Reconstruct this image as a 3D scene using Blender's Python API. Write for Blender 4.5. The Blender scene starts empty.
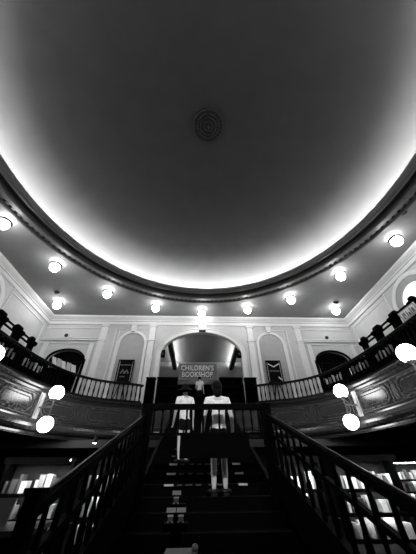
import bpy, math, random
from math import sin, cos, pi, radians, sqrt, hypot, atan2
from mathutils import Vector, Matrix
from mathutils.geometry import tessellate_polygon
random.seed(7)
S = bpy.context.scene
COL = S.collection

# ------------------------------------------------------------------ materials
def mat(name, col, rough=.6, spec=.4, noise=0., nscale=6., metal=0., bump=0., coat=0.):
    m = bpy.data.materials.new(name); m.use_nodes = True
    nt = m.node_tree; b = nt.nodes['Principled BSDF']
    if not isinstance(col, tuple): col = (col, col, col)
    b.inputs['Base Color'].default_value = (*col, 1)
    b.inputs['Roughness'].default_value = rough
    b.inputs['Specular IOR Level'].default_value = spec
    b.inputs['Metallic'].default_value = metal
    b.inputs['Coat Weight'].default_value = coat
    if noise or bump:
        tc = nt.nodes.new('ShaderNodeTexCoord'); n = nt.nodes.new('ShaderNodeTexNoise')
        n.inputs['Scale'].default_value = nscale; n.inputs['Detail'].default_value = 5
        nt.links.new(tc.outputs['Object'], n.inputs['Vector'])
        if noise:
            r = nt.nodes.new('ShaderNodeValToRGB')
            r.color_ramp.elements[0].position = .3; r.color_ramp.elements[1].position = .7
            r.color_ramp.elements[0].color = (*[c*(1-noise) for c in col], 1)
            r.color_ramp.elements[1].color = (*[min(1, c*(1+noise)) for c in col], 1)
            nt.links.new(n.outputs['Fac'], r.inputs['Fac']); nt.links.new(r.outputs['Color'], b.inputs['Base Color'])
        if bump:
            bp = nt.nodes.new('ShaderNodeBump'); bp.inputs['Strength'].default_value = bump
            nt.links.new(n.outputs['Fac'], bp.inputs['Height']); nt.links.new(bp.outputs['Normal'], b.inputs['Normal'])
    return m
def emit(name, col, strength):
    m = bpy.data.materials.new(name); m.use_nodes = True
    nt = m.node_tree; b = nt.nodes['Principled BSDF']
    b.inputs['Base Color'].default_value = (.8, .8, .8, 1)
    b.inputs['Emission Color'].default_value = (col, col, col, 1)
    b.inputs['Emission Strength'].default_value = strength
    return m
M = {}
M['wall'] = mat('wall_paint', .62, .6, .3, .04, 3)
M['trimw'] = mat('white_trim_paint', .86, .5, .4, .03, 4)
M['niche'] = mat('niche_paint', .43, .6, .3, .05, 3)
M['ceil'] = mat('ceiling_paint', .27, .75, .2, .05, 2)
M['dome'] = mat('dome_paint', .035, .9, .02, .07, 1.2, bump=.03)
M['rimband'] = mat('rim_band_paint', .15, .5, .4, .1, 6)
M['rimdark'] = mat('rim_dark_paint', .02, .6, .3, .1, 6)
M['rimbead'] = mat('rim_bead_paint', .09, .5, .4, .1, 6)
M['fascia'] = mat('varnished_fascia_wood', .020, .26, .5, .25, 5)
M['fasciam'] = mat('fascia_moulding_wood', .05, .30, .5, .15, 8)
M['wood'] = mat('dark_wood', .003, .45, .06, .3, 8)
M['woodg'] = mat('handrail_highlight_wood', .006, .3, .15, .2, 8)
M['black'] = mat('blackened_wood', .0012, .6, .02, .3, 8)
M['panel'] = mat('stair_panel_wood', .006, .5, .15, .3, 8)
M['floor'] = mat('dark_floor', .004, .5, .05, .3, 2)
M['gfloor'] = mat('gallery_floor_boards', .05, .5, .3, .3, 3)
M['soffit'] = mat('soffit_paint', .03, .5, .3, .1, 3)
M['lower'] = mat('lower_wall_panelling', .012, .5, .1, .2, 3)
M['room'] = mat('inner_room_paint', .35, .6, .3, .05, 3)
M['beam'] = mat('dark_beam', .012, .5, .3, .2, 5)
M['nosing'] = mat('pale_nosing_strip', .45, .5, .4, .2, 9)
M['globe'] = emit('lit_globe_glass', 1, 34)
M['globew'] = emit('lit_sconce_glass', 1, 20)
M['cove'] = emit('cove_lamp', 1, 150)
M['strip'] = emit('shelf_lamp_or_fill', 1, 60)
M['shelf_fill'] = emit('inner_shelf_fill', 1, 60)
M['spot'] = emit('spot_lens', 1, 40)
M['pane'] = emit('lit_window_glass', 1, 1.5)
M['paned'] = mat('unlit_window_glass', .12, .15, .5)
M['nosing_dark'] = mat('darker_nosing_strip', .05, .5, .3, .2, 9)  # darker strip colour, used mid-tread and on the upper steps
M['metal'] = mat('dark_metal', .02, .4, .5, metal=.5)
M['bronze'] = mat('sconce_bronze', .10, .3, .5, .15, 8)
M['plate'] = mat('sconce_plate_polish', .25, .3, .5, .1, 8)
M['grille'] = mat('medallion_iron', .010, .6, .3)
M['paper'] = mat('white_paper', .75, .6, .3)
M['sign'] = mat('sign_board_paint', .20, .6, .3, .1, 12)
M['letter'] = mat('sign_letter_paint', .85, .5, .3)
M['lettersh'] = mat('sign_letter_shadow_paint', .03, .6, .2)
M['poster'] = mat('poster_black', .002, .4, .04)
M['grey'] = mat('poster_grey', .14, .5, .3)
M['skin'] = mat('skin', .55, .5, .3)
M['shirt'] = mat('white_cotton', .85, .8, .2, .12, 20, bump=.2)
M['cloth'] = mat('black_cotton', .006, .9, .1)
M['hair'] = mat('dark_hair', .002, .6, .08)
M['hat'] = mat('dark_straw_hat', .004, .8, .05, .2, 40)
M['shoe'] = mat('dark_shoe', .004, .5, .3)
BK = [mat('book_cover_%s' % n, v, .5, .3, .12, 15) for n, v in (('white', .75), ('pale', .5), ('grey', .22), ('dark', .05))]
BKN = ['white', 'pale grey', 'mid grey', 'dark']

# ------------------------------------------------------------------ mesh helper
class MB:
    def __init__(s): s.v = []; s.f = []; s.sm = []
    def add(s, vs, fs, smooth=False):
        o = len(s.v); s.v += [tuple(p) for p in vs]
        for f in fs: s.f.append(tuple(i+o for i in f)); s.sm.append(smooth)
        return s
    def box(s, c, d, rz=0, rx=0, ry=0):
        R = Matrix.Rotation(rz, 3, 'Z') @ Matrix.Rotation(ry, 3, 'Y') @ Matrix.Rotation(rx, 3, 'X'); c = Vector(c)
        vs = [c + R @ Vector((x*d[0]/2, y*d[1]/2, z*d[2]/2)) for z in (-1, 1) for y in (-1, 1) for x in (-1, 1)]
        return s.add(vs, [(0, 2, 3, 1), (4, 5, 7, 6), (0, 1, 5, 4), (2, 6, 7, 3), (0, 4, 6, 2), (1, 3, 7, 5)])
    def tube(s, p0, p1, r0, r1=None, n=10):
        if r1 is None: r1 = r0
        p0, p1 = Vector(p0), Vector(p1); d = (p1-p0).normalized()
        a = d.orthogonal().normalized(); b = d.cross(a)
        vs = [p + a*(r*cos(2*pi*i/n)) + b*(r*sin(2*pi*i/n)) for p, r in ((p0, r0), (p1, r1)) for i in range(n)]
        fs = [(i, (i+1) % n, n+(i+1) % n, n+i) for i in range(n)]
        s.add(vs, fs, True); o = len(s.v)-2*n
        s.f += [tuple(o+i for i in reversed(range(n))), tuple(o+n+i for i in range(n))]; s.sm += [False, False]
        return s
    def bar(s, p0, p1, w, h):      # rectangular bar between two points, h measured upwards
        p0, p1 = Vector(p0), Vector(p1); d = (p1-p0).normalized()
        side = d.cross(Vector((0, 0, 1)))
        if side.length < 1e-4: side = Vector((1, 0, 0))
        side.normalize(); up = side.cross(d)
        vs = [p + side*(x*w/2) + up*(y*h/2) for p in (p0, p1) for x, y in ((-1, -1), (1, -1), (1, 1), (-1, 1))]
        return s.add(vs, [(3, 2, 1, 0), (4, 5, 6, 7), (0, 1, 5, 4), (1, 2, 6, 5), (2, 3, 7, 6), (3, 0, 4, 7)])
    def lathe(s, prof, o=(0, 0, 0), n=16, ax='Z', sq=(1, 1)):
        vs = []
        for r, z in prof:
            for i in range(n):
                a = 2*pi*i/n; p = (r*cos(a)*sq[0], r*sin(a)*sq[1], z)
                if ax == 'X': p = (p[2], p[0], p[1])
                if ax == 'Y': p = (p[0], p[2], p[1])
                vs.append((p[0]+o[0], p[1]+o[1], p[2]+o[2]))
        fs = [(k*n+i, k*n+(i+1) % n, (k+1)*n+(i+1) % n, (k+1)*n+i) for k in range(len(prof)-1) for i in range(n)]
        if ax == 'Y': fs = [tuple(reversed(f)) for f in fs]
        return s.add(vs, fs, True)
    def ball(s, c, r, n=20, m=12, sz=1.):
        return s.lathe([(max(1e-4, r*sin(pi*k/m)), -r*cos(pi*k/m)*sz) for k in range(m+1)], c, n)
    def prism(s, outer, holes, fn, t):   # polygon (u,v) with holes, fn(u,v,w)->xyz, thickness t along w
        loops = [outer]+holes
        tri = tessellate_polygon([[Vector((u, v, 0)) for u, v in L] for L in loops])
        flat = [p for L in loops for p in L]; N = len(flat)
        vs = [fn(u, v, 0) for u, v in flat]+[fn(u, v, t) for u, v in flat]
        fs = [tuple(x) for x in tri]+[tuple(reversed([i+N for i in x])) for x in tri]
        o = 0
        for L in loops:
            k = len(L)
            fs += [(o+i, o+(i+1) % k, N+o+(i+1) % k, N+o+i) for i in range(k)]; o += k
        return s.add(vs, fs)
    def sweep(s, path, nrm, prof, closed=False, smooth=False):  # path [(x,y)], nrm [(nx,ny)], prof [(offset,z)]
        k = len(prof); vs = [(p[0]+n[0]*o, p[1]+n[1]*o, z) for p, n in zip(path, nrm) for o, z in prof]
        N = len(path); fs = []
        for i in range(N if closed else N-1):
            j = (i+1) % N
            for q in range(k-1): fs.append((i*k+q, j*k+q, j*k+q+1, i*k+q+1))
        return s.add(vs, fs, smooth)
    def build(s, name, m, parent=None, loc=None):
        me = bpy.data.meshes.new(name); me.from_pydata(s.v, [], s.f); me.materials.append(m)
        me.polygons.foreach_set('use_smooth', s.sm); me.update()
        import bmesh
        bm = bmesh.new(); bm.from_mesh(me); bmesh.ops.recalc_face_normals(bm, faces=bm.faces); bm.to_mesh(me); bm.free()
        o = bpy.data.objects.new(name, me); COL.objects.link(o)
        if parent: o.parent = parent
        if loc: o.location = loc
        return o
def tag(o, label, cat, group=None):
    o['label'] = label; o['category'] = cat
    if group: o['group'] = group
    return o
def thing(name, label, cat, loc=(0, 0, 0), rz=0, group=None):
    o = bpy.data.objects.new(name, None); COL.objects.link(o); o.empty_display_size = .1
    o.location = loc; o.rotation_euler = (0, 0, rz)
    return tag(o, label, cat, group)
def struct(name, mb, m, parent=None):
    o = mb.build(name, m, parent)
    if parent is None: o['kind'] = 'structure'
    return o
def dup(root, loc=None, rz=None, label=None):
    r = root.copy(); COL.objects.link(r)
    if loc is not None: r.location = loc
    if rz is not None: r.rotation_euler = (0, 0, rz)
    if label: r['label'] = label
    for ch in list(root.children):
        c = ch.copy(); COL.objects.link(c); c.parent = r
        for g in list(ch.children):
            d = g.copy(); COL.objects.link(d); d.parent = c
    return r
ORD = ['first', 'second', 'third', 'fourth', 'fifth', 'sixth', 'seventh', 'eighth', 'ninth', 'tenth', 'eleventh', 'twelfth',
       'thirteenth', 'fourteenth', 'fifteenth', 'sixteenth', 'seventeenth', 'eighteenth', 'nineteenth', 'twentieth']

# ------------------------------------------------------------------ dimensions (metres, eye height is z = 0)
FL, GF, HC = -1.5, 3.1, 9.2            # floor, gallery floor, ceiling
XL, XR, YB, YF = -10.75, 11.25, 15.66, -8.0
DX, DY = .27, 3.96                      # dome centre
RX, RY = 9.12, 9.60                     # rim outer half axes
def ell(f, n=128): return [(DX+RX*f*cos(2*pi*i/n), DY+RY*f*sin(2*pi*i/n)) for i in range(n)]

# ------------------------------------------------------------------ shell
struct('floor', MB().box(((XL+XR)/2, (YB+YF)/2, FL-.1), (XR-XL+.6, YB-YF+.6, .2)), M['floor'])
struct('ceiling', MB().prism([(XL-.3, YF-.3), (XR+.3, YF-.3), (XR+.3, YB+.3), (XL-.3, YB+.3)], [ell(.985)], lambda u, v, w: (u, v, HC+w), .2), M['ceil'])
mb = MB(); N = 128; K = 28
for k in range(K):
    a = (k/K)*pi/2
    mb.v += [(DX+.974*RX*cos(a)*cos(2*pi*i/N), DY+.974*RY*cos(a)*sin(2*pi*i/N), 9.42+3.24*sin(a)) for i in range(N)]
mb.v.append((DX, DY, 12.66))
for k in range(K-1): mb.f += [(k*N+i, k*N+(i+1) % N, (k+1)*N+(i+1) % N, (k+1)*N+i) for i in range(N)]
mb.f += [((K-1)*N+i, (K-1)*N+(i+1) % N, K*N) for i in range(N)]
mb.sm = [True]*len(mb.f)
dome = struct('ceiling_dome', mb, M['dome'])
def ring(name, prof, m, parent=None, smooth=False):
    mb = MB(); k = len(prof); n = 160
    mb.v = [(DX+RX*f*cos(2*pi*i/n), DY+RY*f*sin(2*pi*i/n), z) for i in range(n) for f, z in prof]
    for i in range(n):
        j = (i+1) % n
        for q in range(k-1): mb.f.append((i*k+q, j*k+q, j*k+q+1, i*k+q+1))
    mb.sm = [smooth]*len(mb.f)
    return struct(name, mb, m, parent)
rim = ring('trim_1', [(1.0, 9.22), (1.0, 9.12), (.995, 9.06), (.985, 9.03), (.975, 9.06), (.972, 9.12), (.972, 9.2)], M['rimbead'])
rim['label'] = 'dark moulded rim round the oval dome'
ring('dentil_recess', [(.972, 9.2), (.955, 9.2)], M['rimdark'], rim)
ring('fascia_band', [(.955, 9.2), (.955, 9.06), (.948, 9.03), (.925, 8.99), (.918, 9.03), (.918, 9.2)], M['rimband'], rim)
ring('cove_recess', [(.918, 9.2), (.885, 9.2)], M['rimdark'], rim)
ring('cove_lip', [(.885, 9.2), (.885, 9.10), (.872, 9.06), (.858, 9.09), (.848, 9.265), (.856, 9.27)], M['rimband'], rim)
ring('cove_trough', [(.856, 9.27), (.8655, 9.27), (.8658, 9.292), (.8664, 9.292), (.8664, 9.22), (.965, 9.22), (.975, 9.46)], M['black'], rim)  # includes an added upstand that blocks stray light from the lamps
mb = MB()
for i in range(190):
    a = 2*pi*i/190; f = .9635
    mb.box((DX+RX*f*cos(a), DY+RY*f*sin(a), 9.13), (.10, .15, .12), atan2(RX*sin(a), RY*cos(a)))
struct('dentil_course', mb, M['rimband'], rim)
ring('cove_light_block', [(.9526, 9.22), (.9526, 9.322), (.9531, 9.322), (.9531, 9.22)], M['black'], rim)  # unseen board added to stop the outer lamp leaking across the dome
ring('cove_outer_lamp', [(.9600, 9.250), (.9538, 9.307)], emit('cove_outer_lamp', 1, 2200), rim)
ring('cove_lamp_strip', [(.8740, 9.285), (.8725, 9.285)], emit('cove_wash_lamp', 1, 760), rim)
ring('cove_lamp_tube', [(.8700, 9.252), (.8670, 9.280)], M['cove'], rim)

# medallion at the crown of the dome
t = thing('ceiling_medallion', 'round dark pierced grille rosette at the crown of the dome', 'medallion', (DX, DY, 12.58))
MB().lathe([(.001, .03), (.70, .03), (.72, 0), (.70, -.03), (.64, -.03), (.62, 0), (.001, 0)], n=40).build('backing', M['grille'], t)
for r in (.5, .36, .2):
    MB().lathe([(r-.035, 0), (r-.02, -.04), (r+.02, -.04), (r+.035, 0)], n=40).build('ring', M['metal'], t)
mb = MB()
for i in range(24):
    a = 2*pi*i/24; mb.bar((.1*cos(a), .1*sin(a), -.015), (.63*cos(a), .63*sin(a), -.015), .02, .03)
mb.build('spokes', M['metal'], t)
MB().ball((0, 0, -.02), .08).build('boss', M['metal'], t)

# ---- walls
def arc(cx, cz, rx, rz, a0, a1, n=24): return [(cx+rx*cos(radians(a0+(a1-a0)*i/n)), cz+rz*sin(radians(a0+(a1-a0)*i/n))) for i in range(n+1)]
AX = .2
arch_o = [(AX-2.72, GF), (AX+2.72, GF)]+arc(AX, 6.3, 2.72, 1.68, 0, 180)
DCX = (-8.65, 9.15)
def doorhole(cx): return [(cx-1.0, GF), (cx+1.0, GF), (cx+1.12, 6.0)]+arc(cx, 6.0, 1.12, .62, 0, 180)[1:-1]+[(cx-1.12, 6.0)]
NX = (-4.55, 5.05)
nich = lambda cx, r: [(cx-r, GF+.02), (cx+r, GF+.02)]+arc(cx, 7.05, r, r, 0, 180)
holes = [[(u, v) for u, v in arch_o]]+[doorhole(c) for c in DCX]
struct('wall_back', MB().prism([(XL-.3, FL), (XR+.3, FL), (XR+.3, HC+.1), (XL-.3, HC+.1)], holes, lambda u, v, w: (u, YB+w, v), .3), M['wall'])
WC = (9.72, 7.02)      # round windows in the side walls
for nm, X, sg in (('wall_left', XL, -1), ('wall_right', XR, 1)):
    h = [arc(WC[0], WC[1], 1.2, 1.2, 0, 360, 40)[:-1]]
    struct(nm, MB().prism([(YF-.3, FL), (YB+.3, FL), (YB+.3, HC+.1), (YF-.3, HC+.1)], h, lambda u, v, w: (X+sg*w, u, v), .3), M['wall'])
struct('wall_front', MB().box(((XL+XR)/2, YF-.15, (FL+HC)/2), (XR-XL+.6, .3, HC-FL)), M['wall'])

# cornices
cp = [(XL, YF), (XL, YB), (XR, YB), (XR, YF)]
cn = [(1, 0), (1, -1), (-1, -1), (-1, 0)]
c = struct('trim_2', MB().sweep(cp, cn, [(0, 8.52), (.10, 8.55), (.10, 8.62), (.05, 8.66), (.05, 8.92), (.14, 8.98), (.26, 9.08), (.26, 9.2)]), M['trimw'])
c['label'] = 'pale moulded cornice along the wall tops'
struct('cornice_grey_bead', MB().sweep(cp, cn, [(.055, 8.80), (.075, 8.80), (.075, 8.84), (.055, 8.84)]), M['niche'], c)  # bead in a darker grey than the cornice

# pilasters, bands, panels on the back wall
def pilaster(cx, w, top, m=M['trimw']):
    mb = MB(); y = YB-.06
    mb.box((cx, y, (GF+top)/2), (w, .14, top-GF)); mb.box((cx, y-.02, GF+.15), (w+.1, .2, .3))
    mb.box((cx, y-.01, 7.22), (w+.06, .18, .06)); mb.box((cx, y-.02, 7.34), (w+.14, .22, .08)); mb.box((cx, y-.02, top-.12), (w+.16, .22, .1))
    return mb
n_ = 3
for cx, w, top in ((-3.27, .40, 8.52), (3.67, .40, 8.52), (-6.66, .42, 8.52), (7.16, .42, 8.52)):
    p = struct('trim_%d' % n_, pilaster(cx, w, top), M['trimw']); p['label'] = 'tall white pilaster on the back wall'; n_ += 1
for sx in (1, -1):
    f = lambda x: x if sx == 1 else (.5-x)
    mb = MB()
    x0, x1 = f(-10.75), f(-6.9); mx, lw = (x0+x1)/2, abs(x1-x0)
    mb.box((mx, YB-.06, 7.36), (lw, .14, .10)); mb.box((mx, YB-.08, 7.45), (lw, .2, .07)); mb.box((mx, YB-.03, 7.1), (lw, .06, .04))
    mb.box((mx, YB-.03, 8.25), (lw, .06, .04))
    for xx in (-10.3, -7.25): mb.box((f(xx), YB-.03, 5.2), (.3, .08, 3.9))
    mb.box((f(-5.85), YB-.03, 5.65), (.07, .08, 5.1)); mb.box((f(-5.62), YB-.02, 5.65), (.04, .06, 5.1)); mb.box((f(-4.7), YB-.03, 8.2), (2.3, .06, .04))
    p = struct('trim_%d' % n_, mb, M['trimw']); p['label'] = 'white wall mouldings beside the arch'; n_ += 1
    # niche
    cx = NX[0] if sx == 1 else NX[1]
    q = struct('trim_%d' % n_, MB().prism(nich(cx, 1.02), [nich(cx, .84)], lambda u, v, w: (u, YB-w, v), .12), M['trimw']); n_ += 1
    q['label'] = 'round-headed niche frame on the back wall'
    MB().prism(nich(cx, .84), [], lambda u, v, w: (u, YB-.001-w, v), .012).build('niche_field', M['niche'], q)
    mb = MB(); kx = cx-.05
    mb.prism([(kx-.13, 7.95), (kx+.13, 7.95), (kx+.2, 8.5), (kx-.2, 8.5)], [], lambda u, v, w: (u, YB-w, v), .26)
    mb.box((kx, YB-.15, 8.45), (.5, .34, .1)); mb.build('keystone', M['trimw'], q)
# arch surround
ao = lambda d: [(AX-2.72-d, GF), (AX-2.72, GF)]
outer = [(AX-2.98, GF), (AX-2.72, GF)]+arc(AX, 6.3, 2.72, 1.68, 180, 0)+[(AX+2.72, GF), (AX+2.98, GF)]+arc(AX, 6.3, 2.98, 1.94, 0, 180)
p = struct('trim_%d' % n_, MB().prism(outer, [], lambda u, v, w: (u, YB-w, v), .12), M['trimw']); n_ += 1
p['label'] = 'white moulded surround of the wide arch'
o2 = [(AX-3.02, GF), (AX-2.96, GF)]+arc(AX, 6.3, 2.96, 1.92, 180, 0)+[(AX+2.96, GF), (AX+3.02, GF)]+arc(AX, 6.3, 3.02, 1.98, 0, 180)
MB().prism(o2, [], lambda u, v, w: (u, YB-w, v), .17).build('outer_bead', M['trimw'], p)
mb = MB().prism([(.06, 8.0), (.44, 8.0), (.55, 8.52), (-.05, 8.52)], [], lambda u, v, w: (u, YB-w, v), .3)
mb.box((.25, YB-.18, 8.1), (.5, .4, .06)); mb.build('keystone', M['trimw'], p)
MB().box((.25, YB-.17, 8.03), (.44, .36, .07)).build('keystone_foot', M['metal'], p)
# side wall panels
for X, sg, nm in ((XL, 1, 'left'), (XR, -1, 'right')):
    mb = MB()
    for y0, y1 in ((11.45, 15.2), (4.5, 8.2), (-2, 3.5)):
        for a, b in (((y0, 8.28), (y1, 8.28)), ((y0, 3.9), (y1, 3.9)), ((y0, 3.9), (y0, 8.28)), ((y1, 3.9), (y1, 8.28))):
            cy, cz = (a[0]+b[0])/2, (a[1]+b[1])/2
            mb.box((X+sg*.025, cy, cz), (.05, abs(b[0]-a[0])+.06, abs(b[1]-a[1])+.06))
    mb.box((X+sg*.03, 11.42, 8.4), (.06, .05, .3))
    p = struct('trim_%d' % n_, mb, M['trimw']); n_ += 1; p['label'] = 'panel mouldings on the %s wall' % nm
    # round window
    wn = struct('window_1' if sg == 1 else 'window_2',
                MB().prism(arc(WC[0], WC[1], 1.5, 1.5, 0, 360, 48)[:-1], [arc(WC[0], WC[1], 1.25, 1.25, 0, 360, 48)[:-1]], lambda u, v, w: (X+sg*w, u, v), .10), M['trimw'])
    wn['label'] = 'round window high in the %s wall' % nm
    MB().prism(arc(WC[0], WC[1], 1.25, 1.25, 0, 360, 48)[:-1], [arc(WC[0], WC[1], .88, .88, 0, 360, 48)[:-1]], lambda u, v, w: (X+sg*w, u, v), .05).build('inner_frame', M['niche'], wn)
    MB().prism(arc(WC[0], WC[1], .90, .90, 0, 360, 48)[:-1], [], lambda u, v, w: (X-sg*(w+.04), u, v), .02).build('window_pane', M['paned'] if sg == 1 else M['pane'], wn)
    mb = MB()
    mb.box((X-sg*.0, WC[0], WC[1]-.18), (.05, 1.72, .05)); mb.box((X, WC[0], WC[1]-.42), (.05, 1.54, .05))
    for k in (-.5, 0, .5): mb.box((X, WC[0]+k, WC[1]-.5), (.04, .035, .6))
    mb.build('glazing_bars', M['metal'], wn)
# side doors on the gallery
for k, cx in enumerate(DCX):
    o = doorhole(cx)
    d = struct('door_%d' % (k+1), MB().prism([(cx+(u-cx)*.985, v if v < 4 else v-.02) for u, v in o], [], lambda u, v, w: (u, YB+.12+w, v), .08), M['black'])
    d['label'] = 'dark arched gallery door on the %s' % ('left', 'right')[k]
    MB().box((cx, YB+.1, 4.6), (.05, .06, 3.0)).build('meeting_stile', M['wood'], d)
    for s_ in (-1, 1):
        mb = MB()
        for z0, z1 in ((3.35, 4.3), (4.5, 5.9)):
            mb.box((cx+s_*.5, YB+.11, z0), (.7, .04, .06)); mb.box((cx+s_*.5, YB+.11, z1), (.7, .04, .06))
            for q in (-.35, .35): mb.box((cx+s_*.5+q, YB+.11, (z0+z1)/2), (.06, .04, z1-z0))
        mb.build('door_panel', M['wood'], d)
        MB().ball((cx+s_*.12, YB+.04, 4.1), .05, 10, 8).build('door_knob', M['bronze'], d)
    mb = MB(); hood = arc(cx, 6.0, 1.22, .72, 0, 180)+arc(cx, 6.0, 1.12, .62, 180, 0)
    mb.prism(hood, [], lambda u, v, w: (u, YB-w, v), .10); mb.box((cx-1.25, YB-.04, 4.55), (.18, .10, 2.9)); mb.box((cx+1.25, YB-.04, 4.55), (.18, .10, 2.9))
    mb.build('door_frame', M['black'], d)

# ------------------------------------------------------------------ inner room behind the arch
mb = MB()
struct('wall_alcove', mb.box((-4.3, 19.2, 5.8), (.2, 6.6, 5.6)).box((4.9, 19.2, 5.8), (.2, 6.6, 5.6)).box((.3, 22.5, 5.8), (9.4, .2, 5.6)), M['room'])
struct('floor_alcove', MB().box((.3, 19.2, GF-.08), (9.4, 7.1, .16)), M['gfloor'])
struct('ceiling_alcove', MB().box((.3, 19.2, 8.5), (9.4, 6.8, .2)), M['ceil'])
for k, (bx, s_) in enumerate(((-2.15, 1), (3.05, -1))):
    b = struct('trim_%d' % n_, MB().box((bx, 19.2, 7.85), (.34, 6.5, .36)), M['beam']); n_ += 1
    b['label'] = 'dark ceiling beam inside the arch'
    MB().box((bx+s_*.10, 19.2, 8.05), (.06, 6.3, .04)).build('beam_lamp_strip', emit('beam_lamp', 1, 40), b)
    for q, yy in enumerate((17.2, 18.6)):
        sp = thing('ceiling_spotlight', '%s small white spotlight on the outer side of the %s beam beyond the arch' % (('nearer', 'farther')[q], ('left', 'right')[k]), 'spotlight', (bx-s_*.75, yy, 8.4), 0, 'spotlights beyond the arch')
        MB().lathe([(.001, 0), (.05, 0), (.05, -.06), (.09, -.1), (.1, -.3), (.085, -.3), (.001, -.29)], n=14).build('housing', M['metal'], sp)
        MB().lathe([(.001, -.295), (.08, -.295), (.08, -.31), (.001, -.31)], n=14).build('lens', M['spot'], sp)

# ------------------------------------------------------------------ gallery
CG = .07
half = [(7.08, -7.9), (7.08, -4), (7.08, 0), (7.08, 4), (7.08, 7), (7.06, 8.5), (7.0, 9.5), (6.85, 10.6), (6.45, 12.0), (5.75, 13.0), (4.95, 13.6), (4.15, 13.88), (3.5, 14.15), (3.1, 14.38)]
ctl = [(CG-x, y) for x, y in half]+[(CG+x, y) for x, y in reversed(half)]
def crom(P, sub=6):
    out = []
    for i in range(len(P)-1):
        p0, p1, p2, p3 = P[max(0, i-1)], P[i], P[i+1], P[min(len(P)-1, i+2)]
        for k in range(sub):
            t = k/sub
            out.append(tuple(.5*(2*p1[c]+(p2[c]-p0[c])*t+(2*p0[c]-5*p1[c]+4*p2[c]-p3[c])*t*t+(3*p1[c]-p0[c]-3*p2[c]+p3[c])*t**3) for c in (0, 1)))
    return out+[P[-1]]
hl = crom([(CG-x, y) for x, y in half]); hr = [(2*CG-x, y) for x, y in reversed(hl)]
PATH = hl+hr
def normals(P):
    out = []
    for i in range(len(P)):
        a, b = P[max(0, i-1)], P[min(len(P)-1, i+1)]
        dx, dy = b[0]-a[0], b[1]-a[1]; L = hypot(dx, dy) or 1
        out.append((dy/L, -dx/L))          # towards the hall
    return out
NRM = normals(PATH)
cum = [0]
for a, b in zip(PATH, PATH[1:]): cum.append(cum[-1]+hypot(b[0]-a[0], b[1]-a[1]))
def along(s):
    for i in range(len(PATH)-1):
        if cum[i+1] >= s:
            t = (s-cum[i])/(cum[i+1]-cum[i] or 1)
            p = [PATH[i][c]+(PATH[i+1][c]-PATH[i][c])*t for c in (0, 1)]
            n = [NRM[i][c]+(NRM[i+1][c]-NRM[i][c])*t for c in (0, 1)]; L = hypot(*n)
            return p, (n[0]/L, n[1]/L)
    return PATH[-1], NRM[-1]
LT = cum[-1]
def s_at_y(y, left=True):     # arc length where the path passes y on one side
    rng = range(len(PATH)-1) if left else range(len(PATH)-2, -1, -1)
    for i in rng:
        a, b = PATH[i][1], PATH[i+1][1]
        if (a-y)*(b-y) <= 0 and a != b: return cum[i]+(cum[i+1]-cum[i])*(y-a)/(b-a)
gpoly = PATH+[(XR, YF+.05), (XR, YB), (XL, YB), (XL, YF+.05)]
struct('floor_gallery', MB().prism(gpoly, [], lambda u, v, w: (u, v, GF-.15+w), .15), M['gfloor'])
struct('ceiling_gallery', MB().prism(gpoly, [], lambda u, v, w: (u, v, 1.36+w), .08), M['soffit'])
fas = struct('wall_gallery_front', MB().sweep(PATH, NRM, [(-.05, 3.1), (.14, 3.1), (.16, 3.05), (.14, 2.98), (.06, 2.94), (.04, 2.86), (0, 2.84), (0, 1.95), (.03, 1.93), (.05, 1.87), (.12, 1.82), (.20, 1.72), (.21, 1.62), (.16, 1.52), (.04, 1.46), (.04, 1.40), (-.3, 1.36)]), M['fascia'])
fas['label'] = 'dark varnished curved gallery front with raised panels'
MB().sweep(PATH, NRM, [(.005, 2.80), (.03, 2.78), (.005, 2.75)]).build('upper_bead', M['fasciam'], fas)
MB().sweep(PATH, NRM, [(.035, 2.02), (.045, 2.0), (.005, 1.97)]).build('lower_bead', M['fasciam'], fas)
def on(s, off, z): p, n = along(s); return (p[0]+n[0]*off, p[1]+n[1]*off, z)
def frame(s0, s1, z0, z1, ch, r, off):
    pts = [(s0+ch, z0), (s1-ch, z0), (s1, z0+ch), (s1, z1-ch), (s1-ch, z1), (s0+ch, z1), (s0, z1-ch), (s0, z0+ch)]
    mb = MB()
    for i in range(8):
        a, b = pts[i], pts[(i+1) % 8]; n = max(1, int(abs(b[0]-a[0])/.3))
        for k in range(n):
            A = [a[c]+(b[c]-a[c])*k/n for c in (0, 1)]; B = [a[c]+(b[c]-a[c])*(k+1)/n for c in (0, 1)]
            mb.tube(on(A[0], off, A[1]), on(B[0], off, B[1]), r, r, 6)
    return mb
s = s_at_y(3.0); send = s_at_y(14.3, True)
PW = 2.05
def panels(sign):
    s0 = s_at_y(11.2, sign > 0)
    for k in range(-4, 3):
        c0 = s0+sign*(k*2.235)
        a, b = c0+sign*.28, c0+sign*1.96
        lo, hi = min(a, b), max(a, b)
        if hi > LT-.3 or lo < .3: continue
        pm = along((lo+hi)/2)[0]
        if abs(pm[0]-CG) < 3.4: continue
        frame(lo, hi, 2.08, 2.70, .16, .028, .012).build('panel_frame', M['fasciam'], fas)
        frame(lo+.12, hi-.12, 2.2, 2.58, .12, .014, .008).build('panel_inner_bead', M['fasciam'], fas)
        for q in (-.13, .13):
            mb = MB().tube(on(c0+q, .005, 2.0), on(c0+q, .005, 2.78), .022, .022, 6); mb.build('stile_bead', M['fasciam'], fas)
panels(1); panels(-1)

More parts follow.
